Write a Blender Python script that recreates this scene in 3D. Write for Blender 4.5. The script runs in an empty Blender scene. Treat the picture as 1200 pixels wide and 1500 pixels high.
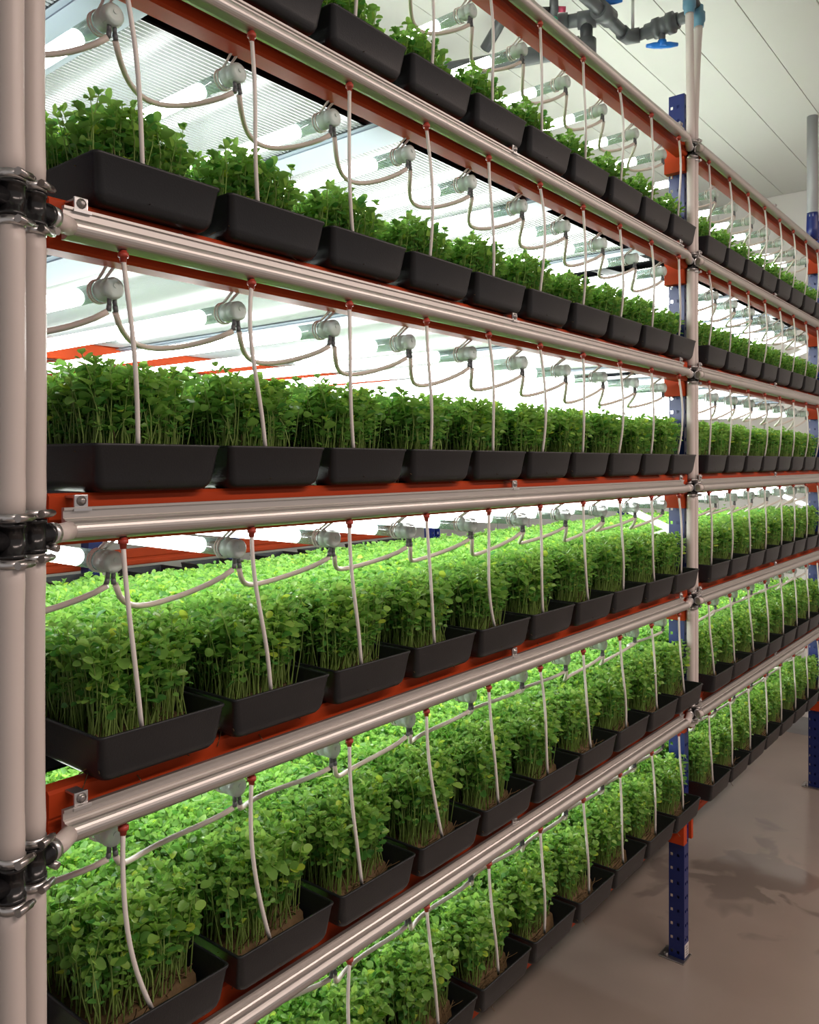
import bpy, bmesh, math, random
import numpy as np
from mathutils import Vector, Matrix

random.seed(7)
RNG = np.random.default_rng(11)
SC = bpy.context.scene
COL = SC.collection

# ------------------------------------------------------------------ camera, world, lamps, exposure
EYE = 1.74                                   # eye height in metres; rack runs along +X, its front plane is y = 1.0
cam_data = bpy.data.cameras.new('camera')
cam = bpy.data.objects.new('camera', cam_data)
COL.objects.link(cam)
cam.location = (0, 0, EYE)
cam.rotation_euler = (math.radians(90), 0, math.radians(39.1 - 90))
cam_data.sensor_fit = 'HORIZONTAL'
cam_data.sensor_width = 36
cam_data.lens = 36.0
cam_data.shift_y = -73 / 1200
cam_data.clip_start = 0.02
SC.camera = cam

world = bpy.data.worlds.new('world')
SC.world = world
world.use_nodes = True
bg = world.node_tree.nodes['Background']
bg.inputs[0].default_value = (1.0, 0.90, 0.86, 1)
bg.inputs[1].default_value = 0.38

def area(name, loc, rot, sx, sy, power, color):
    l = bpy.data.lights.new(name, 'AREA')
    l.shape = 'RECTANGLE'
    l.size = sx; l.size_y = sy
    l.energy = power; l.color = color
    o = bpy.data.objects.new(name, l)
    COL.objects.link(o)
    o.location = loc; o.rotation_euler = rot
    return o
# two warm strip lamps hung along the aisle ceiling
area('aisle_lamp', (1.2, -1.3, 3.45), (0, 0, 0), 2.4, 0.25, 68, (1.0, 0.80, 0.72))
area('aisle_lamp', (4.2, -1.3, 3.45), (0, 0, 0), 2.4, 0.25, 68, (1.0, 0.80, 0.72))

TUBE_STRENGTH = 14.5
SC.view_settings.view_transform = 'Standard'
SC.view_settings.look = 'None'
SC.view_settings.exposure = 0.0
SC.view_settings.gamma = 1.0
SC.view_settings.use_curve_mapping = False
SC.cycles.max_bounces = 8
SC.cycles.diffuse_bounces = 4
SC.cycles.glossy_bounces = 3
SC.cycles.transmission_bounces = 6
SC.cycles.transparent_max_bounces = 10
SC.cycles.sample_clamp_indirect = 6
SC.cycles.caustics_reflective = False
SC.cycles.caustics_refractive = False

# ------------------------------------------------------------------ helpers
class MB:
    """collects shapes into one mesh"""
    def __init__(self):
        self.v = []; self.f = []; self.s = []
    def add(self, verts, faces, smooth=False):
        k = len(self.v)
        self.v.extend([tuple(p) for p in verts])
        self.f.extend([tuple(i + k for i in f) for f in faces])
        self.s.extend([smooth] * len(faces))
        return self
    def box(self, x0, x1, y0, y1, z0, z1, b=0.0):
        if b <= 0:
            V = [(x0,y0,z0),(x1,y0,z0),(x1,y1,z0),(x0,y1,z0),(x0,y0,z1),(x1,y0,z1),(x1,y1,z1),(x0,y1,z1)]
            return self.add(V, [(3,2,1,0),(4,5,6,7),(0,1,5,4),(1,2,6,5),(2,3,7,6),(3,0,4,7)])
        bm = bmesh.new()
        bmesh.ops.create_cube(bm, size=1)
        for p in bm.verts:
            p.co = ((x0+x1)/2 + p.co.x*(x1-x0), (y0+y1)/2 + p.co.y*(y1-y0), (z0+z1)/2 + p.co.z*(z1-z0))
        bmesh.ops.bevel(bm, geom=bm.edges[:], offset=b, segments=2, profile=0.6, affect='EDGES')
        bm.verts.ensure_lookup_table()
        self.add([p.co[:] for p in bm.verts], [[q.index for q in f.verts] for f in bm.faces])
        bm.free()
        return self
    def tube(self, pts, r, n=8, caps=True, smooth=True):
        pts = [Vector(p) for p in pts]
        rr = r if isinstance(r, (list, tuple)) else [r] * len(pts)
        t0 = (pts[1] - pts[0]).normalized()
        up = Vector((0, 0, 1)) if abs(t0.z) < 0.9 else Vector((0, 1, 0))
        a = t0.cross(up).normalized()
        V = []
        for i, p in enumerate(pts):
            t = ((pts[min(i+1, len(pts)-1)] - pts[max(i-1, 0)])).normalized()
            a = (a - t * a.dot(t)).normalized()
            b = t.cross(a)
            for k in range(n):
                th = 2 * math.pi * k / n
                V.append(p + (a * math.cos(th) + b * math.sin(th)) * rr[i])
        F = []
        for i in range(len(pts) - 1):
            for k in range(n):
                k2 = (k + 1) % n
                F.append((i*n+k, i*n+k2, (i+1)*n+k2, (i+1)*n+k))
        self.add(V, F, smooth)
        if caps:
            k = len(self.v) - len(V)
            self.f.append(tuple(k + q for q in reversed(range(n)))); self.s.append(False)
            self.f.append(tuple(k + (len(pts)-1)*n + q for q in range(n))); self.s.append(False)
        return self
    def lathe(self, p0, axis, prof, n=16):
        """prof = [(distance along axis, radius)...] with doubled points for sharp rims"""
        axis = Vector(axis).normalized(); p0 = Vector(p0)
        up = Vector((0, 0, 1)) if abs(axis.z) < 0.9 else Vector((0, 1, 0))
        a = axis.cross(up).normalized(); b = axis.cross(a)
        V = []
        for d, r in prof:
            for k in range(n):
                th = 2 * math.pi * k / n
                V.append(p0 + axis * d + (a * math.cos(th) + b * math.sin(th)) * max(r, 1e-5))
        F = []
        for i in range(len(prof) - 1):
            for k in range(n):
                k2 = (k + 1) % n
                F.append((i*n+k, (i+1)*n+k, (i+1)*n+k2, i*n+k2))
        self.add(V, F, True)
        k = len(self.v) - len(V)
        self.f.append(tuple(k + q for q in range(n))); self.s.append(False)
        self.f.append(tuple(k + (len(prof)-1)*n + q for q in reversed(range(n)))); self.s.append(False)
        return self
    def prism_x(self, prof, x0, x1, smooth=False):
        """closed (y, z) outline, counter-clockwise seen from +x, swept along x"""
        n = len(prof)
        V = [(x0, y, z) for y, z in prof] + [(x1, y, z) for y, z in prof]
        F = [(k, (k+1) % n, n + (k+1) % n, n + k) for k in range(n)]
        self.add(V, [tuple(reversed(f)) for f in F], smooth)
        self.add(V, [tuple(range(n)), tuple(reversed(range(n, 2*n)))])
        return self
    def mesh(self, name, m):
        me = bpy.data.meshes.new(name)
        me.from_pydata(self.v, [], self.f)
        me.polygons.foreach_set('use_smooth', self.s)
        if m: me.materials.append(m)
        me.validate(); 
        bm = bmesh.new(); bm.from_mesh(me)
        bmesh.ops.remove_doubles(bm, verts=bm.verts, dist=1e-6)
        bmesh.ops.recalc_face_normals(bm, faces=bm.faces)
        bm.to_mesh(me); bm.free()
        return me
    def build(self, name, m, parent=None, loc=None):
        return link(name, self.mesh(name, m), parent, loc)

def link(name, me, parent=None, loc=None):
    o = bpy.data.objects.new(name, me)
    COL.objects.link(o)
    if parent: o.parent = parent
    if loc: o.location = loc
    return o

def empty(name, loc=(0, 0, 0)):
    o = bpy.data.objects.new(name, None)
    o.empty_display_size = 0.05
    COL.objects.link(o)
    o.location = loc
    return o

def tag(o, label=None, cat=None, group=None, kind=None):
    if label: o['label'] = label
    if cat: o['category'] = cat
    if group: o['group'] = group
    if kind: o['kind'] = kind
    return o

def copy_tree(o, parent=None):
    c = o.copy()
    COL.objects.link(c)
    c.parent = parent
    for ch in [x for x in o.children]:
        copy_tree(ch, c)
    return c

def mat(name, color, rough=0.5, metal=0.0, spec=0.5, bump=0.0, bscale=60, vary=0.0, vscale=8, coat=0.0, stretch=None):
    m = bpy.data.materials.new(name)
    m.use_nodes = True
    nt = m.node_tree; N = nt.nodes; L = nt.links
    b = N['Principled BSDF']
    b.inputs['Base Color'].default_value = (*color, 1)
    b.inputs['Roughness'].default_value = rough
    b.inputs['Metallic'].default_value = metal
    b.inputs['Specular IOR Level'].default_value = spec
    b.inputs['Coat Weight'].default_value = coat
    if bump or vary:
        tc = N.new('ShaderNodeTexCoord')
        mp = N.new('ShaderNodeMapping')
        if stretch: mp.inputs['Scale'].default_value = stretch
        L.new(tc.outputs['Object'], mp.inputs['Vector'])
    if vary:
        nz = N.new('ShaderNodeTexNoise'); nz.inputs['Scale'].default_value = vscale
        nz.inputs['Detail'].default_value = 5
        L.new(mp.outputs['Vector'], nz.inputs['Vector'])
        mx = N.new('ShaderNodeMix'); mx.data_type = 'RGBA'
        mx.inputs['A'].default_value = (*[c * (1 - vary) for c in color], 1)
        mx.inputs['B'].default_value = (*[min(1, c * (1 + vary)) for c in color], 1)
        L.new(nz.outputs['Fac'], mx.inputs['Factor'])
        L.new(mx.outputs['Result'], b.inputs['Base Color'])
    if bump:
        nb = N.new('ShaderNodeTexNoise'); nb.inputs['Scale'].default_value = bscale
        nb.inputs['Detail'].default_value = 3
        L.new(mp.outputs['Vector'], nb.inputs['Vector'])
        bp = N.new('ShaderNodeBump'); bp.inputs['Strength'].default_value = bump
        bp.inputs['Distance'].default_value = 0.002
        L.new(nb.outputs['Fac'], bp.inputs['Height'])
        L.new(bp.outputs['Normal'], b.inputs['Normal'])
    return m

M = {}
M['orange'] = mat('orange_paint', (0.44, 0.052, 0.013), 0.45, spec=0.12, vary=0.12, vscale=14, bump=0.05, bscale=150)
M['blue'] = mat('blue_paint', (0.006, 0.017, 0.125), 0.36, vary=0.1)
M['alu'] = mat('brushed_aluminium', (0.53, 0.505, 0.48), 0.42, metal=0.9, vary=0.06, vscale=30, bump=0.03, bscale=200, stretch=(0.02, 1, 1))
M['steel'] = mat('zinc_steel', (0.62, 0.62, 0.62), 0.3, metal=0.95)
M['dark_steel'] = mat('worn_steel', (0.36, 0.34, 0.33), 0.28, metal=0.9)
M['black'] = mat('black_plastic', (0.0110, 0.0125, 0.0148), 0.42, spec=0.40, bump=0.12, bscale=350, vary=0.15, vscale=40)
M['gloss_black'] = mat('gloss_black_plastic', (0.012, 0.012, 0.013), 0.22)
M['hose'] = mat('cream_hose', (0.58, 0.52, 0.485), 0.42, vary=0.03, vscale=20)
M['white_hose'] = mat('white_tubing', (0.76, 0.73, 0.69), 0.4)
M['cable'] = mat('pale_cable', (0.62, 0.56, 0.50), 0.5)
M['cap'] = mat('pale_green_plastic', (0.64, 0.74, 0.70), 0.28)
M['cap'].node_tree.nodes['Principled BSDF'].inputs['Alpha'].default_value = 0.72
M['gland'] = mat('gland_grey', (0.12, 0.13, 0.14), 0.35)
M['red'] = mat('red_plastic', (0.42, 0.05, 0.03), 0.4)
M['galv'] = mat('galvanised_channel', (0.20, 0.24, 0.29), 0.42, metal=0.2, vary=0.08)
M['pvc'] = mat('grey_pvc', (0.075, 0.08, 0.085), 0.32)
M['conduit'] = mat('light_grey_pvc', (0.30, 0.30, 0.31), 0.35)
M['valve_blue'] = mat('blue_handle', (0.01, 0.17, 0.62), 0.35)
M['teal'] = mat('blue_grey_fitting', (0.10, 0.24, 0.34), 0.4)
M['green'] = mat('green_ring', (0.02, 0.30, 0.16), 0.4)
M['pink'] = mat('pink_red_knob', (0.45, 0.04, 0.10), 0.4)
M['ceiling'] = mat('ceiling_panel_white', (0.66, 0.66, 0.63), 0.5, vary=0.03, vscale=2)
M['seam'] = mat('seam_grey', (0.62, 0.62, 0.60), 0.6)
M['wall'] = mat('wall_panel_white', (0.66, 0.63, 0.60), 0.5, vary=0.03, vscale=2)
M['cove'] = mat('grey_cove', (0.20, 0.20, 0.20), 0.5)
M['mat'] = mat('root_mat_brown', (0.105, 0.066, 0.026), 0.85, vary=0.5, vscale=60, bump=0.6, bscale=120)

# corrugated clear sheet: bright, glossy, lets some light through
m = M['sheet'] = mat('corrugated_sheet', (0.055, 0.065, 0.07), 0.2, spec=0.3)
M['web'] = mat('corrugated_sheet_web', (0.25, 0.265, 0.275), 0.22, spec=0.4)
# emissive tube
m = bpy.data.materials.new('lit_tube'); m.use_nodes = True
b = m.node_tree.nodes['Principled BSDF']
b.inputs['Base Color'].default_value = (0.8, 0.8, 0.8, 1)
b.inputs['Emission Color'].default_value = (0.96, 1.0, 0.97, 1)
b.inputs['Emission Strength'].default_value = TUBE_STRENGTH
M['lit'] = m
# clear tube end
m = bpy.data.materials.new('clear_plastic'); m.use_nodes = True
nt = m.node_tree; nt.nodes.remove(nt.nodes['Principled BSDF'])
tr = nt.nodes.new('ShaderNodeBsdfTransparent'); tr.inputs[0].default_value = (0.72, 0.80, 0.77, 1)
gl = nt.nodes.new('ShaderNodeBsdfGlossy'); gl.inputs['Roughness'].default_value = 0.08
df = nt.nodes.new('ShaderNodeBsdfDiffuse'); df.inputs[0].default_value = (0.34, 0.44, 0.40, 1)
m1 = nt.nodes.new('ShaderNodeMixShader'); m1.inputs[0].default_value = 0.35
m2 = nt.nodes.new('ShaderNodeMixShader'); m2.inputs[0].default_value = 0.18
nt.links.new(tr.outputs[0], m1.inputs[1]); nt.links.new(df.outputs[0], m1.inputs[2])
nt.links.new(m1.outputs[0], m2.inputs[1]); nt.links.new(gl.outputs[0], m2.inputs[2])
nt.links.new(m2.outputs[0], nt.nodes['Material Output'].inputs[0])
M['clear'] = m
# leaves: colour per leaf from the mesh, translucent
m = bpy.data.materials.new('pea_leaf'); m.use_nodes = True
nt = m.node_tree; b = nt.nodes['Principled BSDF']
at = nt.nodes.new('ShaderNodeAttribute'); at.attribute_name = 'tint'
b.inputs['Roughness'].default_value = 0.38
b.inputs['Specular IOR Level'].default_value = 0.45
tl = nt.nodes.new('ShaderNodeBsdfTranslucent')
hs = nt.nodes.new('ShaderNodeHueSaturation'); hs.inputs['Saturation'].default_value = 1.02; hs.inputs['Value'].default_value = 1.45
mx = nt.nodes.new('ShaderNodeMixShader'); mx.inputs[0].default_value = 0.44
nt.links.new(at.outputs['Color'], b.inputs['Base Color'])
nt.links.new(at.outputs['Color'], hs.inputs['Color']); nt.links.new(hs.outputs[0], tl.inputs[0])
nt.links.new(b.outputs[0], mx.inputs[1]); nt.links.new(tl.outputs[0], mx.inputs[2])
nt.links.new(mx.outputs[0], nt.nodes['Material Output'].inputs[0])
M['leaf'] = m
# concrete floor with wet patches
m = bpy.data.materials.new('wet_concrete'); m.use_nodes = True
nt = m.node_tree; N = nt.nodes; L = nt.links; b = N['Principled BSDF']
tc = N.new('ShaderNodeTexCoord')
n1 = N.new('ShaderNodeTexNoise'); n1.inputs['Scale'].default_value = 1.1; n1.inputs['Detail'].default_value = 6
n2 = N.new('ShaderNodeTexNoise'); n2.inputs['Scale'].default_value = 4.2; n2.inputs['Detail'].default_value = 3; n2.inputs['Distortion'].default_value = 0.6
L.new(tc.outputs['Object'], n1.inputs['Vector']); L.new(tc.outputs['Object'], n2.inputs['Vector'])
cr = N.new('ShaderNodeValToRGB')
cr.color_ramp.elements[0].position = 0.3; cr.color_ramp.elements[0].color = (0.235, 0.20, 0.168, 1)
cr.color_ramp.elements[1].position = 0.7; cr.color_ramp.elements[1].color = (0.32, 0.265, 0.225, 1)
wet = N.new('ShaderNodeValToRGB')
wet.color_ramp.elements[0].position = 0.30; wet.color_ramp.elements[0].color = (0, 0, 0, 1)
wet.color_ramp.elements[1].position = 0.40; wet.color_ramp.elements[1].color = (1, 1, 1, 1)
L.new(n1.outputs['Fac'], cr.inputs[0])
# water has dripped round the far bay: the patches thin out away from there
dist = N.new('ShaderNodeVectorMath'); dist.operation = 'DISTANCE'; dist.inputs[1].default_value = (3.55, 1.18, 0)
L.new(tc.outputs['Object'], dist.inputs[0])
fall = N.new('ShaderNodeMapRange'); fall.inputs['From Min'].default_value = 0.15; fall.inputs['From Max'].default_value = 1.15
fall.inputs['To Min'].default_value = 0.0; fall.inputs['To Max'].default_value = 0.34
L.new(dist.outputs['Value'], fall.inputs['Value'])
sub = N.new('ShaderNodeMath'); sub.operation = 'SUBTRACT'
L.new(n2.outputs['Fac'], sub.inputs[0]); L.new(fall.outputs[0], sub.inputs[1]); L.new(sub.outputs[0], wet.inputs[0])
wet.color_ramp.elements[0].position = 0.46; wet.color_ramp.elements[1].position = 0.52
dk = N.new('ShaderNodeMix'); dk.data_type = 'RGBA'; dk.blend_type = 'MULTIPLY'; dk.inputs['B'].default_value = (0.72, 0.72, 0.74, 1)
L.new(wet.outputs[0], dk.inputs['Factor']); L.new(cr.outputs[0], dk.inputs['A']); L.new(dk.outputs['Result'], b.inputs['Base Color'])
rg = N.new('ShaderNodeMapRange'); rg.inputs['To Min'].default_value = 0.23; rg.inputs['To Max'].default_value = 0.08
L.new(wet.outputs[0], rg.inputs['Value']); L.new(rg.outputs[0], b.inputs['Roughness'])
n3 = N.new('ShaderNodeTexNoise'); n3.inputs['Scale'].default_value = 30; n3.inputs['Detail'].default_value = 4
L.new(tc.outputs['Object'], n3.inputs['Vector'])
bp = N.new('ShaderNodeBump'); bp.inputs['Strength'].default_value = 0.08; bp.inputs['Distance'].default_value = 0.004
L.new(n3.outputs['Fac'], bp.inputs['Height']); L.new(bp.outputs['Normal'], b.inputs['Normal'])
b.inputs['Specular IOR Level'].default_value = 0.9
M['floor'] = m

# ------------------------------------------------------------------ room
CEIL = EYE + 1.75
WALLX = 5.70
XMIN, YMIN, YMAX = -2.5, -2.6, 5.2
tag(MB().box(XMIN, WALLX + .1, YMIN, YMAX, -0.1, 0.0).build('floor', M['floor']), kind='structure')
c = MB().box(XMIN, WALLX + .1, YMIN, YMAX, CEIL + .012, CEIL + .09).build('ceiling', M['seam'])
tag(c, kind='structure')
pw = 0.24
pm = MB().box(XMIN, WALLX, 0.0015, pw - 0.0015, CEIL, CEIL + .012, 0.002).mesh('panel', M['ceiling'])
for i in range(int((YMAX - YMIN) / pw) + 1):
    y = YMIN + i * pw
    if y + pw > YMAX + 0.05: break
    link('panel', pm, c, (0, y, 0))
w = MB().box(WALLX + .012, WALLX + .1, YMIN, YMAX, 0, CEIL + .012).build('wall_far', M['seam'])
tag(w, kind='structure')
ww = 0.30
wm = MB().box(WALLX, WALLX + .012, 0.003, ww - 0.003, 0.09, CEIL, 0.003).mesh('panel', M['wall'])
for i in range(int((YMAX - YMIN) / ww)):
    link('panel', wm, w, (0, YMIN + i * ww, 0))
tag(MB().box(XMIN, WALLX + .1, YMAX, YMAX + .1, 0, CEIL + .012).build('wall_left', M['wall']), kind='structure')
bb = MB().prism_x([(0, 0), (0.0, 0.10), (-0.02, 0.10), (-0.05, 0.03), (-0.06, 0.0)], 0, YMAX - YMIN)
o = bb.build('baseboard_far', M['cove']); o.rotation_euler = (0, 0, math.radians(-90)); o.location = (WALLX, YMAX, 0)
tag(o, kind='structure')

# ------------------------------------------------------------------ rack layout
PITCH = 0.388
TIER = [EYE + 1.0766 - PITCH * k for k in range(7)]          # rail height of each tier, the lowest has a beam only
PX = 0.223
BAYS = [dict(name='near', n=10, tray0=0.5756, light0=0.637, hose0=0.617, drop=0.038, beam=(0.53, 2.787), rail=(0.535, 2.68), ppx=0.223),
        dict(name='far', n=8, tray0=2.905, light0=2.93, hose0=2.905, drop=0.048, beam=(2.872, 4.742), rail=(2.815, 4.66), ppx=0.226)]
ORD = ['first', 'second', 'third', 'fourth', 'fifth', 'sixth', 'seventh', 'eighth', 'ninth', 'tenth', 'eleventh']
SHELF = ['', 'top shelf', 'second shelf down', 'third shelf down', 'fourth shelf down', 'fifth shelf down', 'bottom shelf']
UNDER = ['top beam', 'top shelf', 'second shelf down', 'third shelf down', 'fourth shelf down', 'fifth shelf down']
Y_BEAM = (1.034, 1.076)
Y_LOW = (1.066, 1.104)                       # the lowest beam sits deeper under its trays
B_LO, B_HI = -0.022, 0.046
Y_BACK = (2.120, 2.160)
POST_Y = (1.056, 1.111)
POST_X = [0.460, 2.816, 4.760]
POST_W = 0.040

# --- uprights: perforated C posts, joined front to back by silver lacing
def perforated(mb, origin, du, dv, width, height, cols, hole=0.0045, pitch=0.0485):
    """a sheet of width x height with one small hole per column and pitch"""
    o = Vector(origin); du = Vector(du); dv = Vector(dv)
    us = [0.0]
    for c_ in cols: us += [c_ - hole, c_ + hole]
    us.append(width)
    n = int(height / pitch)
    vs = [0.0]
    for i in range(n):
        v = (i + 0.5) * pitch
        vs += [v - hole * 1.2, v + hole * 1.2]
    vs.append(height)
    V = [o + du * u + dv * v for v in vs for u in us]
    F = []
    W = len(us)
    for j in range(len(vs) - 1):
        for i in range(W - 1):
            if i % 2 == 1 and j % 2 == 1: continue
            F.append((j*W+i, j*W+i+1, (j+1)*W+i+1, (j+1)*W+i))
    mb.add(V, F)

def post_mesh(height, depth_sign=1):
    mb = MB()
    d = POST_Y[1] - POST_Y[0]
    perforated(mb, (0, 0, 0), (1, 0, 0), (0, 0, 1), POST_W, height, [0.012, 0.028])
    perforated(mb, (0, 0, 0), (0, depth_sign, 0), (0, 0, 1), d, height, [0.022, 0.045])
    perforated(mb, (POST_W, 0, 0), (0, depth_sign, 0), (0, 0, 1), d, height, [0.022, 0.045])
    return mb

RACK_TOP = EYE + 1.285
front_me = post_mesh(RACK_TOP, 1).mesh('post', M['blue'])
back_me = post_mesh(RACK_TOP, -1).mesh('post', M['blue'])
foot = MB().box(-0.022, 0.055, -0.006, 0.085, 0, 0.005, 0.002)
foot.lathe((-0.011, 0.06, 0.005), (0, 0, 1), [(0, 0.008), (0.010, 0.008), (0.012, 0.005)], 6)
foot_me = foot.mesh('foot_plate', M['dark_steel'])
lab_me = MB().box(0.002, 0.038, -0.0016, 0.0, 0.012, 0.055).mesh('rating_sticker', mat('sticker', (0.62, 0.58, 0.56), 0.5))
lab_mark = MB()
for r_ in range(4): lab_mark.box(0.010, 0.030 - 0.004 * (r_ % 2), -0.0022, -0.0014, 0.018 + r_ * 0.009, 0.021 + r_ * 0.009)
lab_mark_me = lab_mark.mesh('mark', M['gland'])
where = ['behind the two cream hoses at the left edge', 'between near and far bay', 'at the far end of the rack']
for i, px in enumerate(POST_X):
    fr = empty('rack_frame', (px, POST_Y[0], 0))
    tag(fr, 'blue perforated rack upright frame ' + where[i], 'rack frame', 'blue upright frames of the near rack')
    for me, y, nm in ((front_me, 0.0, 'post'), (back_me, Y_BACK[1] + 0.045 - POST_Y[0], 'post')):
        p = link(nm, me, fr, (0, y, 0))
        s = p.modifiers.new('sheet', 'SOLIDIFY'); s.thickness = 0.0022; s.offset = -1
    link('foot_plate', foot_me, fr)
    link('foot_plate', foot_me, fr, (0, Y_BACK[1] - POST_Y[0] - 0.04, 0))
    st = link('rating_sticker', lab_me, fr)
    st['label'] = 'white printed sticker'
    link('mark', lab_mark_me, st)
    # lacing: thin silver angles zigzag between the posts
    y0, y1 = 0.05, Y_BACK[1] + 0.0 - POST_Y[0]
    zs = [EYE - 0.24 + k * 0.425 for k in range(-3, 4)]
    for k, z in enumerate(zs[:-1]):
        a_, b_ = (y0, y1) if (k % 2) else (y1, y0)
        mb = MB()
        d = Vector((0, b_ - a_, zs[k+1] - z)); L_ = d.length; d.normalize()
        nrm = d.cross(Vector((1, 0, 0)))
        hw = 0.011
        xo = 0.013 + 0.012 * (k % 2)
        A = Vector((xo, a_, z)); B = Vector((xo, b_, zs[k+1]))
        for side, th in (((nrm * hw), Vector((0.002, 0, 0))),):
            V = [A - side, A + side, A + side + th, A - side + th, B - side, B + side, B + side + th, B - side + th]
            mb.add(V, [(0,1,2,3), (7,6,5,4), (0,4,5,1), (1,5,6,2), (2,6,7,3), (3,7,4,0)])
        th = nrm * 0.002; side = Vector((0.007, 0, 0)); q = nrm * hw
        V = [A + q, A + q + side, A + q + side + th, A + q + th, B + q, B + q + side, B + q + side + th, B + q + th]
        mb.add(V, [(0,1,2,3), (7,6,5,4), (0,4,5,1), (1,5,6,2), (2,6,7,3), (3,7,4,0)])
        mb.build('brace', M['steel'], fr)

# --- orange beams with hooked end plates, front and back, every tier and bay
def beam_outline(y0, y1, flip=False):
    s = [(y0, B_LO + .004), (y0 + .004, B_LO), (y1 - .004, B_LO), (y1, B_LO + .004), (y1, B_HI - .022), (y1 - .012, B_HI - .022), (y1 - .012, B_HI), (y0 + .004, B_HI), (y0, B_HI - .004),
         (y0, 0.012), (y0 + .003, 0.008), (y0 + .003, 0.000), (y0, -0.004)]
    if flip: s = [(y0 + y1 - y, z) for y, z in reversed(s)]
    return s
bolt_me = MB().lathe((0, 0, 0), (0, -1, 0), [(0, .006), (.002, .006), (.002, .0042), (.006, .0042), (.007, .003)], 8).mesh('bolt', M['steel'])
for bi, by in enumerate(BAYS):
    x0, x1 = by['beam']
    fme = MB().prism_x(beam_outline(*Y_BEAM), x0, x1).mesh('beam_bar', M['orange'])
    lme = MB().prism_x(beam_outline(*Y_LOW), x0, x1).mesh('beam_bar', M['orange'])
    bme = MB().prism_x(beam_outline(*Y_BACK, flip=True), x0, x1).mesh('beam_bar', M['orange'])
    pl = {}
    for sgn, xp in ((-1, x0), (1, x1)):
        for fb, (ya, yb) in (('f', (1.0455, 1.116)), ('b', (2.075, 2.156))):
            xa, xb = (POST_X[bi] + POST_W + .001, x0 + .002) if sgn < 0 else (x1 - .002, POST_X[bi+1] - .001)
            mb = MB().box(xa, xb, ya, yb, -0.072, 0.050, 0.002)
            pl[(sgn, fb)] = mb.mesh('end_plate', M['orange'])
    for k in range(7):
        for fb, me, nm in (('f', fme, 'front'), ('b', bme, 'back')):
            e = empty('shelf_beam', (0, 0, TIER[k]))
            where_ = ('above all shelves' if k == 0 else 'of the ' + SHELF[k])
            tag(e, f'orange {nm} beam {where_}, {by["name"]} bay', 'beam', 'orange beams of the near rack')
            link('beam_bar', lme if (k == 6 and fb == 'f') else me, e)
            link('end_plate', pl[(-1, fb)], e); link('end_plate', pl[(1, fb)], e)
            if fb == 'f' and k in (1, 2):
                for i in range(by['n']):
                    link('bolt', bolt_me, e, (by['tray0'] + PX * i + 0.155, Y_BEAM[0], 0.034))

# --- cross channels between the beams and corrugated clear sheets above the lights
for bi, by in enumerate(BAYS):
    bars = [0.69, 1.335, 1.98, 2.62] if bi == 0 else [3.05, 3.62, 4.19, 4.66]
    cw = 0.042
    cme = MB()
    cme.prism_x([(0, 0), (1, 0), (1, 1), (0, 1)], 0, 1)
    mb = MB()
    y0, y1 = Y_LOW[1] + .001, Y_BACK[0] - .001
    mb.box(-cw, cw, y0, y1, 0.016, 0.019); mb.box(-cw, -cw + .002, y0, y1, 0.019, 0.045); mb.box(cw - .002, cw, y0, y1, 0.019, 0.045)
    mb.box(-cw - .012, -cw, y0, y1, 0.019, 0.021); mb.box(cw, cw + .012, y0, y1, 0.019, 0.021)
    cme = mb.mesh('channel', M['galv'])
    edges = [by['beam'][0] + .01] + bars + [by['beam'][1] - .01]
    sheets = []
    ys, ye, pitch = 1.165, 2.10, 0.0112
    n = int((ye - ys) / pitch)
    for s in range(len(edges) - 1):
        xa = edges[s] + (cw + .001 if s else 0); xb = edges[s+1] - (cw + .001 if s < len(edges) - 2 else 0)
        mb = MB()
        V = []; F = []
        for j in range(2 * n + 1):
            y = ys + j * pitch / 2; z = 0.0225 + (0.0011 if j % 2 else 0)
            V += [(xa, y, z), (xb, y, z)]
        for j in range(2 * n): F.append((2*j, 2*j+1, 2*j+3, 2*j+2))
        mb.add(V, F)
        V2 = [(xa, ys, .027), (xb, ys, .027), (xb, ye, .027), (xa, ye, .027)]
        mb.add(V2, [(0, 1, 2, 3)])
        sm = mb.mesh('corrugated_sheet', M['sheet']); sm.materials.append(M['web'])
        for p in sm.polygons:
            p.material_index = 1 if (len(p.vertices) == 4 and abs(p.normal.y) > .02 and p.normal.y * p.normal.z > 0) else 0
        sheets.append(sm)
    for k in range(1, 7):
        for q, bx in enumerate(bars):
            o = link('cross_channel', cme, None, (bx, 0, TIER[k]))
            tag(o, f'grey steel channel across the {SHELF[k]}, {ORD[q]} from the left, {by["name"]} bay', 'channel', 'cross channels under the shelves')
        if k == 6: continue
        for q, me in enumerate(sheets):
            o = link('corrugated_sheet', me, None, (0, 0, TIER[k]))
            tag(o, f'clear corrugated sheet under the {SHELF[k]}, {ORD[q]} from the left, {by["name"]} bay', 'sheet', 'corrugated sheets above the tube lights')

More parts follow.
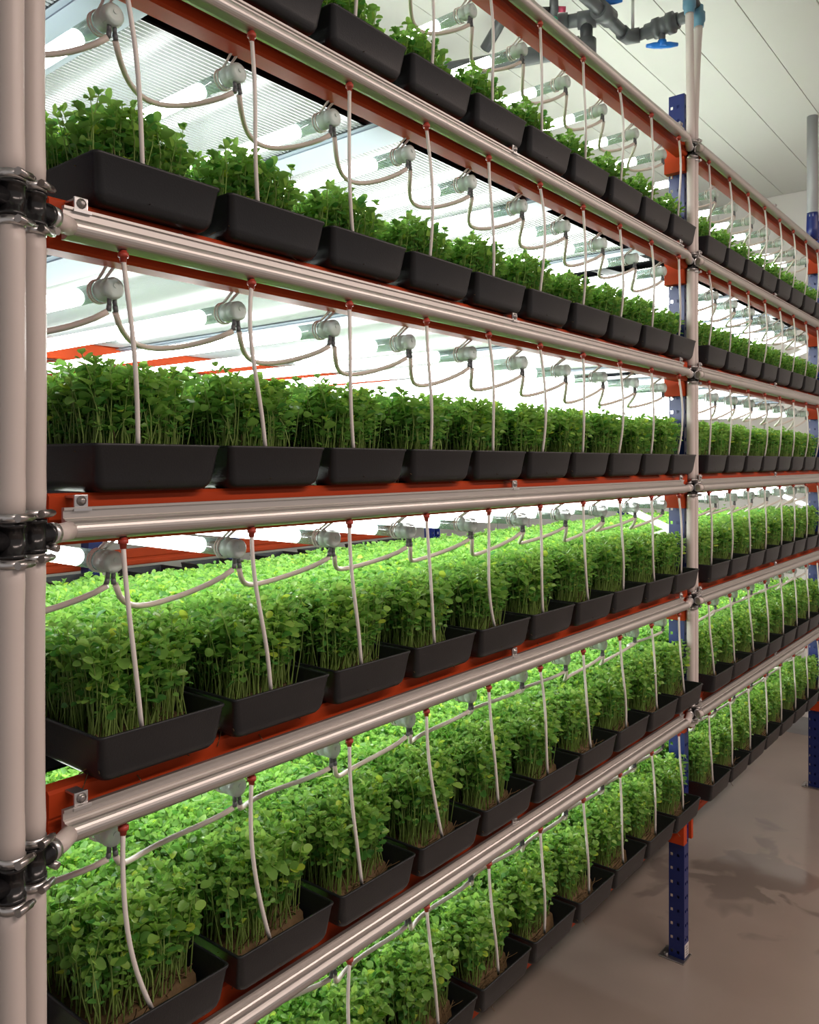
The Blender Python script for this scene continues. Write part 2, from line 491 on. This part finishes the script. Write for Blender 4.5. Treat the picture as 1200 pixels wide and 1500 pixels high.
# --- aluminium water rail on every tier with rails
def rail_outline():
    yc, r = 0.9985, 0.0125
    pts = [(1.0115, 0.029), (1.0045, 0.029), (1.0045, 0.0255), (1.0075, 0.0245), (1.0075, 0.0155), (1.004, 0.0145), (1.002, 0.0125)]
    for a in range(105, 256, 15):
        pts.append((yc + r * math.cos(math.radians(a)), r * math.sin(math.radians(a))))
    pts += [(1.000, -0.0135), (1.006, -0.015), (1.0115, -0.015)]
    return pts
bracket = MB().box(-.0095, .0095, 1.0075, 1.0118, 0.026, 0.045, 0.001)
bracket.box(-.008, .008, 1.0115, 1.0345, 0.0405, 0.0435)
bracket.box(-.0125, .0125, 1.003, 1.0118, 0.024, 0.0275)
bracket_me = bracket.mesh('bracket', M['steel'])
bscrew_me = MB().lathe((0, 1.0075, 0.037), (0, -1, 0), [(0, .0068), (.001, .0068), (.001, .0045), (.004, .0045), (.005, .002)], 10).mesh('bolt', M['dark_steel'])
for bi, by in enumerate(BAYS):
    xa, xb = by['rail']
    me = MB().prism_x(rail_outline(), xa, xb).mesh('profile', M['alu'])
    for p in me.polygons: p.use_smooth = False
    for k in range(6):
        e = empty('water_rail', (0, 0, TIER[k]))
        tag(e, f'brushed aluminium water rail on the orange {UNDER[k].replace("top beam", "top")} beam, {by["name"]} bay', 'rail', 'aluminium rails along the beams')
        link('profile', me, e)
        for xx in (xa + 0.025, (xa + xb) / 2 + 0.02, xb - 0.02):
            b_ = link('bracket', bracket_me, e, (xx, 0, 0))
            link('bolt', bscrew_me, b_)
        # cream stub hose from the rail to the riser
        if bi == 0:
            ends = [((xa - .012, .993, 0), (xa + .004, .9985, 0)), ]
            link('stub_hose', MB().tube([(0.503, 0.976, -.001), (0.52, 0.984, -.001), (xa + .002, 0.9965, 0)], [.0118, .0122, .0122], 12).mesh('stub_hose', M['hose']), e)
            link('stub_hose', MB().tube([(xb - .001, 0.9985, 0), (xb + .03, 1.004, 0), (2.776, 1.0235, 0)], .0118, 12).mesh('stub_hose', M['hose']), e)
        else:
            link('stub_hose', MB().tube([(xa + .004, 0.9985, 0), (xa - .006, .9985, 0), (2.800, 1.003, 0)], .0116, 12).mesh('stub_hose', M['hose']), e)

# --- riser hoses with black tees and steel clamps
def add_clamp(parent, loc, axis, r, ang):
    """steel hose clamp: band, and its screw housing as a sub-part"""
    mb = MB().lathe((0, 0, -0.0045), (0, 0, 1), [(0, r), (0, r + .0013), (.009, r + .0013), (.009, r)], 20)
    o = mb.build('hose_clamp', M['steel'], parent)
    s = MB()
    d = Vector((math.cos(ang), math.sin(ang), 0)); t = Vector((-d.y, d.x, 0))
    c0 = d * (r + .004)
    s.tube([c0 - t * .013, c0 + t * .009], .0048, 8)
    s.tube([c0 + t * .009, c0 + t * .0145], .0034, 6)
    so = s.build('screw', M['dark_steel'], o)
    z = Vector((0, 0, 1)); ax = Vector(axis).normalized()
    o.rotation_euler = z.rotation_difference(ax).to_euler()
    o.location = loc
    return o

def riser(label, x, y, ztop, zbot, tiers, branch, bow, ang, r=0.0137, top_shift=0.0, zoff=0.0):
    e = empty('supply_riser', (x, y, 0))
    tag(e, label, 'hose', 'cream supply risers')
    zs = [TIER[k] + zoff for k in tiers]
    cuts = [ztop] + zs + [zbot]
    for i in range(len(cuts) - 1):
        za = cuts[i] - (0.021 if i else 0); zb = cuts[i+1] + (0.021 if i < len(cuts) - 2 else 0)
        pts = []; rr = []
        for q in range(13):
            u = q / 12
            b_ = math.sin(u * math.pi) * bow * (1 if i % 2 else -0.7)
            ts = top_shift * (1 - u) ** 1.5 if i == 0 else 0
            pts.append((b_ + ts, -abs(b_) * 0.3, za + (zb - za) * u))
            # hose swells a little next to each barb
            rr.append(r * (1.05 if (q in (1, 11)) else 1.0) * (0.985 if q in (0, 12) else 1))
        MB().tube(pts, rr, 18).build('hose_segment', M['hose'], e)
    for k, z in zip(tiers, zs):
        t = MB().lathe((0, 0, z - .026), (0, 0, 1), [(0, .0105), (.006, .0115), (.006, .0155), (.011, .0155), (.011, .0142), (.041, .0142), (.041, .0155), (.046, .0155), (.046, .0115), (.052, .0105)], 18)
        bx = Vector(branch).normalized()
        t.lathe((0, 0, z), bx, [(0, .0125), (.020, .0125), (.020, .0140), (.025, .0140), (.025, .0105), (.034, .0105)], 16)
        t.build('tee', M['gloss_black'], e)
        add_clamp(e, (0, 0, z + .0265), (0, 0, 1), r * 1.0, ang)
        add_clamp(e, (0, 0, z - .0265), (0, 0, 1), r * 1.0, ang)
        add_clamp(e, Vector((0, 0, z)) + bx * .031, bx, .0122, 0.6)
    return e
riser('cream riser hose at left edge, behind and right of its twin', 0.474, 0.962, 3.46, 0.06, range(6), (0.9, 0.36, 0), 0.0012, -1.0)
riser('cream riser hose at left edge, in front and left of its twin', 0.437, 0.937, 3.46, 0.06, range(6), (-1, 0.0, 0), 0.0012, -1.1, zoff=-0.002)
riser('cream riser hose on middle post, nearer of the two', 2.806, 1.030, EYE + 1.56, TIER[5] - .045, range(6), (-0.96, -0.24, 0), 0.0015, -2.2, top_shift=-0.012)
riser('cream riser hose on middle post, farther of the two', 2.840, 1.030, EYE + 1.55, TIER[5] - .045, range(6), (-0.78, -0.62, 0), 0.0015, -0.6, top_shift=0.045)

# ------------------------------------------------------------------ tube lights, one mesh set shared by all
Y_CAP = 1.058
def light_parts():
    yf = 0.0
    lit = MB().tube([(0, 0.102, 0), (0, 1.045, 0)], 0.0132, 14).mesh('tube', M['lit'])
    clear = MB().lathe((0, 0.030, 0), (0, 1, 0), [(0, .0140), (.074, .0140)], 16).mesh('clear_end', M['clear'])
    cap = MB().lathe((0, -0.004, 0), (0, 1, 0), [(0, .008), (0, .0115), (.003, .0158), (.014, .0162), (.016, .0150), (.019, .0150), (.021, .0166), (.031, .0166), (.033, .0148), (.036, .0148)], 16)
    for a in range(8):
        th = a * math.pi / 4
        cap.box(.0148 * math.cos(th) - .0012, .0148 * math.cos(th) + .0012, .001, .011, .0148 * math.sin(th) - .0012, .0148 * math.sin(th) + .0012)
    cap.tube([(0, -.0045, .003), (0, -.0058, .003)], .0035, 8)
    cap = cap.mesh('end_cap', M['cap'])
    gl_ = MB()
    for s in (-1, 1):
        gl_.tube([(s * .004, .006, -.012), (s * .0045, .006, -.024)], .0034, 8)
        gl_.tube([(s * .0045, .006, -.024), (s * .006, .006, -.032)], .0038, 8)
    gl_ = gl_.mesh('cable_gland', M['gland'])
    clip = MB()
    for yy in (.034, .041):
        pts = [(.0168 * math.cos(a), yy, .0168 * math.sin(a)) for a in np.linspace(math.radians(100), math.radians(440), 20)]
        clip.tube(pts, .0016, 5)
    clip.tube([(-.003, .037, .016), (-.003, .026, .023), (-.004, .010, .0335)], .0022, 6); clip.tube([(.006, .037, .015), (.007, .026, .023), (.008, .010, .0335)], .0022, 6)
    clip = clip.mesh('hanger_clip', M['white_hose'])
    far = MB().lathe((0, 1.045, 0), (0, 1, 0), [(0, .0154), (.03, .0154), (.034, .012)], 12).mesh('end_cap', M['cap'])
    return (('tube', lit), ('clear_end', clear), ('end_cap', cap), ('cable_gland', gl_), ('hanger_clip', clip), ('end_cap', far))
LP = light_parts()
LZ = -0.054
proto_light = None
for bi, by in enumerate(BAYS):
    for k in range(6):
        for i in range(by['n']):
            x = by['light0'] + by['ppx'] * i
            if proto_light is None:
                e = proto_light = empty('tube_light')
                for nm, me in LP: link(nm, me, e)
            else:
                e = copy_tree(proto_light)
            e.location = (x, Y_CAP, TIER[k] + LZ)
            e.rotation_euler = (random.uniform(-.004, .004), random.uniform(-.1, .1), random.uniform(-.012, .012))
            tag(e, f'white tube light with pale cap, {ORD[i]} from left, under {UNDER[k]}, {by["name"]} bay', 'light', f'tube lights under the {UNDER[k]}')

# cables looping from cap to cap
def cable_pts(dx, sag, lean):
    pts = []
    for q in range(15):
        u = q / 14
        h = -sag * (4 * u * (1 - u)) ** 0.8
        pts.append((u * dx, lean * math.sin(u * math.pi), h))
    return pts
for bi, by in enumerate(BAYS):
    cab = []
    for s, ln in ((.040, .056), (.034, .066), (.046, .050), (.037, .062)):
        dx = by['ppx'] - .012
        pts = []
        for q in range(17):
            u = q / 16
            sk = u ** 0.80 if s > .039 else u ** 0.90       # loops hang a little lopsided
            pts.append((u * dx, ln * math.sin(u * math.pi), -s * (4 * sk * (1 - sk)) ** 0.85))
        cab.append(MB().tube(pts, .0045, 8).mesh('light_cable', M['cable']))
    for k in range(6):
        for i in range(-1 if bi == 0 else 0, by['n'] - 1):
            x = by['light0'] + by['ppx'] * i + .006
            o = link('light_cable', random.choice(cab), None, (x, Y_CAP + .006, TIER[k] + LZ - .033))
            what = 'leftmost, ' if i < 0 else ''
            tag(o, f'{what}pale cable loop, {ORD[i+1]} from left, under {UNDER[k]}, {by["name"]} bay', 'cable', f'cable loops under the {UNDER[k]}')

# ------------------------------------------------------------------ trays of pea shoots
TW, TL, TH = 0.2075, 1.09, 0.067
def rrect(w, y0, y1, r, n=4):
    pts = []
    for cx, cy, a0 in ((w/2 - r, y0 + r, -90), (w/2 - r, y1 - r, 0), (-w/2 + r, y1 - r, 90), (-w/2 + r, y0 + r, 180)):
        for q in range(n + 1):
            a = math.radians(a0 + 90 * q / n)
            pts.append((cx + r * math.cos(a), cy + r * math.sin(a)))
    return pts
def tray_mesh():
    """tapered trough with rolled rim, rounded foot and ribs under its floor"""
    mb = MB()
    rings = [(-.030, .0008, .008), (-.0215, .0002, .010), (-.0150, .0030, .012), (-.0105, .0085, .0125), (-.0078, .016, .0125), (-.0020, TH - .006, .009), (-.0003, TH - .004, .009), (0, TH - .001, .009), (-.001, TH, .009), (-.0035, TH, .0075), (-.0045, TH - .003, .0075), (-.0105, .016, .010), (-.020, .005, .008)]
    rs = [rrect(TW + 2 * i, -i, TL + i, r) for i, z, r in rings]
    V = []; n = len(rs[0])
    for (i, z, r), ring in zip(rings, rs): V += [(x, y, z) for x, y in ring]
    F = []
    for j in range(len(rings) - 1):
        for q in range(n):
            F.append((j*n+q, j*n+(q+1) % n, (j+1)*n+(q+1) % n, (j+1)*n+q))
    mb.add(V, F, True)
    mb.add(rs and [(x, y, rings[0][1]) for x, y in rs[0]], [tuple(reversed(range(n)))])
    mb.add([(x, y, rings[-1][1]) for x, y in rs[-1]], [tuple(range(n))])
    for y in np.arange(.1, TL - .08, .12):
        mb.box(-TW/2 + .05, TW/2 - .05, y, y + .004, -.0005, .0025)
    return mb.mesh('tray_body', M['black'])
TRAY = tray_mesh()

# leaves: vectorised folded ovals, and thin stems
def make_shoots(base, h, lean, rng, lush=1.0, sparse_low=None):
    """mesh arrays of pea shoots rooted at base (N,3) with height h and lean (N,2)"""
    N = len(base)
    V = []; F = []; C = []
    off = 0
    # stems
    fr = np.array([0, .35, .7, 1.0])
    bend = rng.normal(0, .006, (N, 2))
    def stem_at(u):
        u = np.broadcast_to(u, (N,))
        xy = base[:, :2] + lean * (u ** 1.5)[:, None] + bend * np.sin(u * math.pi)[:, None]
        return np.column_stack([xy, base[:, 2] + h * u])
    rings = []
    for j, u in enumerate(fr):
        c = stem_at(u)
        rad = .0013 - .0005 * u
        ring = np.stack([c + np.array([rad * math.cos(a), rad * math.sin(a), 0]) for a in (0, 2.1, 4.2)], 1)
        rings.append(ring)
    sv = np.stack(rings, 1).reshape(N, 12, 3)
    sf = []
    for j in range(3):
        for q in range(3):
            a, b = j*3+q, j*3+(q+1) % 3
            sf += [(a, b, b+3), (a, b+3, a+3)]
    sf = np.array(sf)
    V.append(sv.reshape(-1, 3)); F.append((sf[None] + (np.arange(N) * 12)[:, None, None]).reshape(-1, 3))
    g = rng.uniform(.8, 1.15, (N, 1))
    sc = np.array([.36, .50, .16]) * g
    C.append(np.repeat(np.column_stack([sc, np.ones(N)]), 12, 0))
    off = N * 12
    # leaves
    def leaves(u, az, el, ln, wd, fold, tint, pet):
        nonlocal off
        c = stem_at(u)
        d = np.column_stack([np.cos(el) * np.cos(az), np.cos(el) * np.sin(az), np.sin(el)])
        s = np.column_stack([-np.sin(az), np.cos(az), np.zeros(N)])
        nn = np.cross(d, s)
        roll = rng.normal(0, .45, N)[:, None]
        s, nn = s * np.cos(roll) + nn * np.sin(roll), nn * np.cos(roll) - s * np.sin(roll)
        c = c + d * pet[:, None]
        L_, W_, f_ = ln[:, None], wd[:, None], fold[:, None]
        droop = -rng.uniform(.05, .35, N)[:, None]
        def P(t, w, up): return c + d * (L_ * t) + s * (W_ * w) + nn * (W_ * np.abs(w) * f_ + L_ * droop * t * t + up)
        v = np.stack([P(0, 0, 0), P(.17, -.36, 0), P(.45, -.50, 0), P(.78, -.40, 0), P(.96, -.16, 0), P(.96, .16, 0), P(.78, .40, 0), P(.45, .50, 0), P(.17, .36, 0), P(.5, 0, 0)], 1)
        f = np.array([(9, q, (q + 1) % 9) for q in range(9)])
        V.append(v.reshape(-1, 3)); F.append((f[None] + (np.arange(N) * 10)[:, None, None]).reshape(-1, 3) + off)
        C.append(np.repeat(np.column_stack([tint, np.ones(N)]), 10, 0))
        off += N * 10
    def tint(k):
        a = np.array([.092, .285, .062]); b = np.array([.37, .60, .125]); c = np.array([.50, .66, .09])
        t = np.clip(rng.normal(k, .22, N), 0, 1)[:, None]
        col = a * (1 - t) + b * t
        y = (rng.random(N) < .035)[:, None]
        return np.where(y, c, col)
    az0 = rng.uniform(0, 2 * math.pi, N)
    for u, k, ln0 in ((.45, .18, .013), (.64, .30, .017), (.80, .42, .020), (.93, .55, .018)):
        uu = np.clip(u + rng.normal(0, .05, N), .2, .98)
        for sgn in (0, 1):
            az = az0 + sgn * math.pi + u * 3.2 + rng.normal(0, .4, N)
            el = rng.normal(.35, .35, N)
            ln = ln0 * rng.uniform(.7, 1.3, N) * lush
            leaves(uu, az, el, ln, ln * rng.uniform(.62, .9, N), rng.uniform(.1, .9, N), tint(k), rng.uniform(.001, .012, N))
    for q in range(3):
        az = az0 + q * 2.1 + rng.normal(0, .4, N)
        ln = .015 * rng.uniform(.7, 1.25, N) * lush
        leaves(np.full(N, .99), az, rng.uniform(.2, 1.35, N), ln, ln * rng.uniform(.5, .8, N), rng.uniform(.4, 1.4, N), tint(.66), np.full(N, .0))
    return np.concatenate(V), np.concatenate(F), np.concatenate(C)

def shoots_mesh(name, V, F, C):
    me = bpy.data.meshes.new(name)
    me.vertices.add(len(V)); me.vertices.foreach_set('co', V.astype(np.float32).ravel())
    me.loops.add(len(F) * 3); me.loops.foreach_set('vertex_index', F.astype(np.int32).ravel())
    me.polygons.add(len(F))
    me.polygons.foreach_set('loop_start', np.arange(len(F), dtype=np.int32) * 3)
    at_ = me.attributes.new('tint', 'FLOAT_COLOR', 'POINT')
    at_.data.foreach_set('color', C.astype(np.float32).ravel())
    me.update(calc_edges=True)
    me.polygons.foreach_set('use_smooth', np.ones(len(F), dtype=bool))
    me.materials.append(M['leaf'])
    return me

MAT_TOP = 0.040
def bed(seed, hmean, lush, gap=0.0):
    rng = np.random.default_rng(seed)
    hw = TW / 2 - .021
    xs = np.arange(-hw, hw, .0102); ys = np.arange(.046, TL - .05, .0098)
    X, Y = np.meshgrid(xs, ys)
    X = X.ravel(); Y = Y.ravel()
    X = X + rng.normal(0, .003, len(X)); Y = Y + rng.normal(0, .003, len(Y))
    Y = Y + np.where(Y < .08, (X + hw) / (2 * hw) * .022, 0)         # right front corner lies bare
    keep = (rng.random(len(X)) > gap) & (np.abs(X) < hw + .002)
    X, Y = X[keep], Y[keep]
    N = len(X)
    clump = .012 * np.sin(X * 40 + seed) * np.sin(Y * 23 + seed * 2)
    back = np.clip((Y - .15) / .8, 0, 1)
    h = (hmean + clump + rng.normal(0, .013, N)) * (1 - .46 * back)
    h = np.clip(h, .03, None)
    lean = rng.normal(0, .011, (N, 2))
    edge = np.clip((.085 - Y) / .04, 0, 1)
    lean[:, 1] -= edge * rng.uniform(0, .022, N)
    lean[:, 0] += np.sign(X) * np.clip((np.abs(X) - hw + .02) / .02, 0, 1) * rng.uniform(0, .02, N)
    base = np.column_stack([X, Y, np.full(N, MAT_TOP - .003)])
    V, F, C = make_shoots(base, h, lean, rng, lush)
    ax = np.abs(V[:, 0]); lim = .0985
    V[:, 0] = np.where(ax > lim, np.sign(V[:, 0]) * (lim + .0125 * np.tanh((ax - lim) / .0125)), V[:, 0])   # neighbours press against each other
    return V, F, C
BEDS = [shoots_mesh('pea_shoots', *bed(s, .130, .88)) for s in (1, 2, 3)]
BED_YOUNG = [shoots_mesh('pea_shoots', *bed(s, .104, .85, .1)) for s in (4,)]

def mat_mesh(seed):
    rng = np.random.default_rng(seed)
    mb = MB()
    hw = TW / 2 - .018
    nx, ny = 16, 40
    ys = np.concatenate([np.linspace(.040, .12, 10), np.linspace(.14, TL - .03, ny - 10)])
    V = []; F = []
    for j, y in enumerate(ys):
        for i in range(nx + 1):
            x = -hw + 2 * hw * i / nx
            yy = y + ((i / nx) * .024 if j < 4 else 0)
            V.append((x, yy + rng.normal(0, .0015), MAT_TOP + rng.normal(0, .0022) - (.006 if j == 0 else 0)))
    for j in range(ny - 1):
        for i in range(nx):
            a = j * (nx + 1) + i
            F.append((a, a + 1, a + nx + 2, a + nx + 1))
    k = len(V)
    for i in range(nx + 1):
        x, y, z = V[i]
        V.append((x, y - .004 + rng.normal(0, .0015), .006))
    for i in range(nx): F.append((k + i, k + i + 1, i + 1, i))
    mb.add(V, F, True)
    for q in range(46):         # pale root threads curling over the front edge
        x = rng.uniform(-hw, hw - .01); y = .046 + (x + hw) / (2 * hw) * .024 + rng.normal(0, .006); z = MAT_TOP - rng.uniform(0, .03)
        p = [Vector((x, y, z))]
        d = Vector((rng.normal(0, .006), -.003, rng.normal(.001, .004)))
        for s in range(4):
            d = d + Vector((rng.normal(0, .003), rng.normal(0, .003), rng.normal(0, .003)))
            p.append(p[-1] + d)
        mb.tube(p, .0009, 3, caps=False)
    return mb.mesh('root_mat', M['mat'])
MATS = [mat_mesh(s) for s in (21, 22)]

# single shoots that stand free along the front edge of the nearest trays
SINGLE = []
for s in range(8):
    rng = np.random.default_rng(100 + s)
    SINGLE.append(shoots_mesh('shoot', *make_shoots(np.array([[0, 0, -.003]]), np.array([rng.uniform(.085, .14)]), rng.normal(0, .012, (1, 2)) - np.array([[0, .012]]), rng, 1.12)))

for bi, by in enumerate(BAYS):
    for k in range(1, 7):
        for i in range(by['n']):
            x = by['tray0'] + PX * i + TW / 2
            e = empty('planted_tray', (x + random.uniform(-.0004, .0004), 1.0 + random.uniform(0, .003), TIER[k] + B_HI))
            e.rotation_euler = (0, 0, random.uniform(-.0008, .0008))
            e.location.y += {4: -.010, 5: -.022, 6: -.014}.get(k, 0)
            tag(e, f'black tray of green pea shoots, {ORD[i]} from left on {SHELF[k]}, {by["name"]} bay', 'tray', f'planted trays on the {SHELF[k]}')
            link('tray_body', TRAY, e)
            link('root_mat', random.choice(MATS), e)
            me = random.choice(BED_YOUNG) if k <= 2 else random.choice(BEDS)
            sh = link('pea_shoots', me, e)
            sh.scale = (1, 1, {1: .86, 2: .97, 3: .93, 4: .97, 5: 1.03, 6: 1.03}[k] * random.uniform(.95, 1.05))
            sh.location.z = MAT_TOP * (1 - sh.scale.z)
            sh['kind'] = 'stuff'
            if bi == 0 and i < 6 and k >= 3:
                for q in range(13):
                    s = link('shoot', random.choice(SINGLE), e, (random.uniform(-.075, .07), 0, MAT_TOP))
                    s.location.y = .044 + (s.location.x + .08) / .16 * .02 + random.uniform(-.004, .006)
                    s.rotation_euler = (0, 0, random.uniform(-.9, .9))
                    f = random.uniform(.75, 1.05); s.scale = (1, 1, f)

# --- drip tubes: red nozzle under the rail, white tube curving down into the tray below
noz_me = MB().lathe((0, 0, 0), (0, 0, -1), [(0, .0050), (.003, .0050), (.003, .0072), (.009, .0072), (.009, .005), (.016, .0042)], 10).mesh('nozzle', M['red'])
for bi, by in enumerate(BAYS):
    for k in range(6):
        for i in range(by['n']):
            x = by['hose0'] + PX * i
            e = empty('drip_tube', (x, 1.0015, TIER[k] - .014))
            tag(e, f'thin white drip tube, {ORD[i]} from left, hanging under {UNDER[k]}, {by["name"]} bay', 'tube', f'drip tubes under the {UNDER[k]}')
            link('nozzle', noz_me, e)
            drop = PITCH - .014 - B_HI - TH + .012
            ex = by['drop'] + random.uniform(-.010, .010); ey = 0.019 + {4: -.010, 5: -.022, 6: -.014}.get(k + 1, 0)
            bow = random.uniform(-.006, .018) + (.008 if k >= 3 else 0)
            wob = random.uniform(-.004, .004)
            pts = []
            for q in range(13):
                u = q / 12
                pts.append((ex * (u ** 1.6) - bow * math.sin(u * math.pi) + wob * math.sin(u * 2 * math.pi),
                            ey * u ** 2 - .010 * math.sin(u * math.pi), -.010 - (drop - .010) * u))
            MB().tube(pts, .0034, 7).build('tubing', M['white_hose'], e)

# ------------------------------------------------------------------ second rack behind: orange beams, dark trays
RB_Y = 3.03
for k in range(1, 7):
    e = empty('shelf_beam', (0, 0, TIER[k] + (.070 if k == 4 else .042)))
    tag(e, f'orange beam of the rear rack, level with the {SHELF[k]}', 'beam', 'orange beams of the rear rack')
    link('beam_bar', MB().prism_x(beam_outline(RB_Y, RB_Y + .04), -0.6, 3.70).mesh('beam_bar', M['orange']), e)
for i, px in enumerate((0.20, 1.68, 2.36, 3.62)):
    o = MB().box(px, px + .06, RB_Y - .06, RB_Y - .002, 0, TIER[1] + .06, .002).build('rear_post', M['blue'])
    tag(o, f'blue post of the rear rack, {ORD[i]} from the left', 'post', 'blue posts of the rear rack')
rear_tray = MB()
n_ = 0
for seg in ((0.27, 1.67), (1.75, 2.35), (2.43, 3.02), (3.08, 3.60)):
    cnt = max(1, int((seg[1] - seg[0]) / .223)); w_ = (seg[1] - seg[0]) / cnt
    for i in range(cnt):
        for k in (4,):
            o = link('empty_tray', TRAY, None, (seg[0] + w_ * (i + .5), RB_Y - .063, TIER[k] - .019))
            o.rotation_euler = (0, 0, math.pi)
            o.scale = (1, .6, 1)
            o.location.y = RB_Y - .064
            tag(o, f'empty black tray below the orange beam of the rear rack, {ORD[n_ % 11]} from the left' if n_ < 11 else f'empty black tray below the rear rack beam, {ORD[n_ - 11]} beyond the eleventh', 'tray', 'empty trays of the rear rack')
        n_ += 1
for k in (4,):
    for q, y in enumerate((RB_Y - .12, RB_Y - 0.60)):
        o = MB().box(-0.6, 3.86, y, y + .03, TIER[k] - .055, TIER[k] - .019).build('support_rail', M['blue'])
        tag(o, f'dark support rail under the empty rear trays, {"rear" if q == 0 else "front"} of two', 'rail')

# ------------------------------------------------------------------ pipework under the ceiling
Z = EYE + 1.60
e = empty('pipe_manifold', (2.75, 1.30, Z))
tag(e, 'dark grey pipe manifold with blue valve handles under the ceiling', 'pipe')
def rel(p): return (p[0] - 2.75, p[1] - 1.30, p[2] - Z)
def pipe(name, pts, r, m=M['pvc'], n=14, parent=e): return MB().tube([rel(p) for p in pts], r, n).build(name, m, parent)
pipe('pipe', [(2.42, 1.31, Z), (2.62, 1.305, Z), (2.855, 1.292, Z - .02)], .022)
pipe('elbow', [(2.83, 1.293, Z - .02), (2.872, 1.288, Z - .022), (2.888, 1.25, Z - .02)], .027)
pipe('pipe', [(2.888, 1.26, Z - .02), (2.89, 1.08, Z - .012), (2.88, 1.04, Z - .015)], .021)
vb = MB().lathe(rel((2.889, 1.225, Z - .018)), (0.01, -1, 0.03), [(0, .028), (.03, .028), (.03, .036), (.052, .036), (.054, .031), (.080, .031), (.082, .038), (.104, .038), (.104, .028), (.12, .028)], 16)
vb.tube([rel((2.889, 1.165, Z - .03)), rel((2.889, 1.165, Z - .075))], .012, 10)
v = vb.build('valve', M['pvc'], e)
def handle(parent, c, d):
    mb = MB()
    c = Vector(rel(c)); d = Vector(d).normalized()
    mb.tube([c + Vector((0, 0, .016)), c + Vector((0, 0, -.006))], .016, 12)
    mb.tube([c - d * .058, c - d * .03, c, c + d * .03, c + d * .058], [.006, .011, .012, .011, .006], 10)
    return mb.build('handle', M['valve_blue'], parent)
handle(v, (2.889, 1.165, Z - .085), (0.65, -.75, 0.06))
pipe('pipe', [(2.66, 1.455, Z), (2.735, 1.29, Z)], .024)
pipe('end_cap', [(2.650, 1.475, Z), (2.672, 1.43, Z)], .031)
pipe('tee', [(2.690, 1.40, Z), (2.715, 1.34, Z)], .031)
pipe('drop_pipe', [(2.703, 1.372, Z - .02), (2.703, 1.372, Z - .16)], .023)
pipe('coupling', [(2.703, 1.372, Z - .075), (2.703, 1.372, Z - .13)], .036)
v2 = pipe('valve', [(2.66, 1.304, Z - .002), (2.74, 1.300, Z - .004)], .034)
handle(v2, (2.715, 1.302, Z + .045), (0.55, -.8, 0.05))
pipe('hanger', [(2.56, 1.306, Z), (2.56, 1.306, CEIL)], .006, M['steel'], 8)
pipe('hanger', [(2.872, 1.27, Z), (2.872, 1.27, CEIL)], .006, M['steel'], 8)
for xx, zz, yy in ((2.794, EYE + 1.555, 1.03), (2.885, EYE + 1.545, 1.03)):
    f = MB().lathe(rel((xx, yy, zz - .012)), (0, 0, 1), [(0, .017), (.02, .019), (.02, .022), (.05, .022), (.05, .016), (.075, .016)], 14).build('hose_fitting', M['teal'], e)
    f['label'] = 'blue-grey hose fitting'
pipe('pipe', [(2.794, 1.03, EYE + 1.605), (2.80, 1.03, EYE + 1.625), (2.885, 1.035, EYE + 1.605)], .015)
# air valve left of the manifold
a_ = empty('air_valve', (2.587, 1.44, Z))
tag(a_, 'small black air valve with green ring and pink knob, left of the manifold', 'valve')
MB().lathe((0, 0, -.05), (0, 0, 1), [(0, .010), (.05, .012), (.05, .016), (.12, .016), (.15, .010)], 12).build('body', M['pvc'], a_)
MB().lathe((0, 0, -.028), (0, 0, 1), [(0, .0135), (.008, .0135)], 12).build('ring', M['green'], a_)
MB().tube([(.010, -.012, .012), (.026, -.032, .012)], .010, 10).build('knob', M['pink'], a_)
MB().tube([(-.010, .012, .008), (-.028, .034, .008)], .012, 10).build('knob', M['gloss_black'], a_)
MB().tube([(0, 0, .09), (0, 0, CEIL - Z)], .008, 8).build('stem', M['pvc'], a_)
# drain pipe behind, hung from the ceiling
d_ = empty('drain_pipe', (2.90, 1.50, EYE + 1.62))
tag(d_, 'dark grey drain pipe running back under the white ceiling', 'pipe')
MB().tube([(-.02, .06, 0), (-.11, .35, 0), (-.42, 1.30, .01)], .034, 16).build('pipe', M['pvc'], d_)
MB().lathe((.0, .0, 0), (-.3, .95, 0), [(0, .030), (.0, .040), (.10, .040), (.10, .030)], 16).build('coupling', M['pvc'], d_)
MB().tube([(-.17, .33, .03), (-.19, .26, .08), (-.21, .20, .13)], .022, 12).build('branch_pipe', M['pvc'], d_)
# grey conduit dropping from the ceiling to the far top beam
k_ = empty('conduit', (4.505, 1.032, TIER[0] + B_HI))
tag(k_, 'grey conduit from ceiling to the top beam beside the far post', 'pipe')
MB().tube([(0, 0, .115), (0, 0, CEIL - TIER[0] - B_HI)], .0255, 18).build('pipe', M['conduit'], k_)
sl = MB().tube([(0, 0, 0), (0, 0, .06), (0.002, 0, .12), (0, 0, .14)], [.027, .029, .028, .0265], 12)
o = sl.build('sleeve', M['blue'], k_); o['label'] = 'crumpled blue sleeve'

bpy.context.view_layer.update()
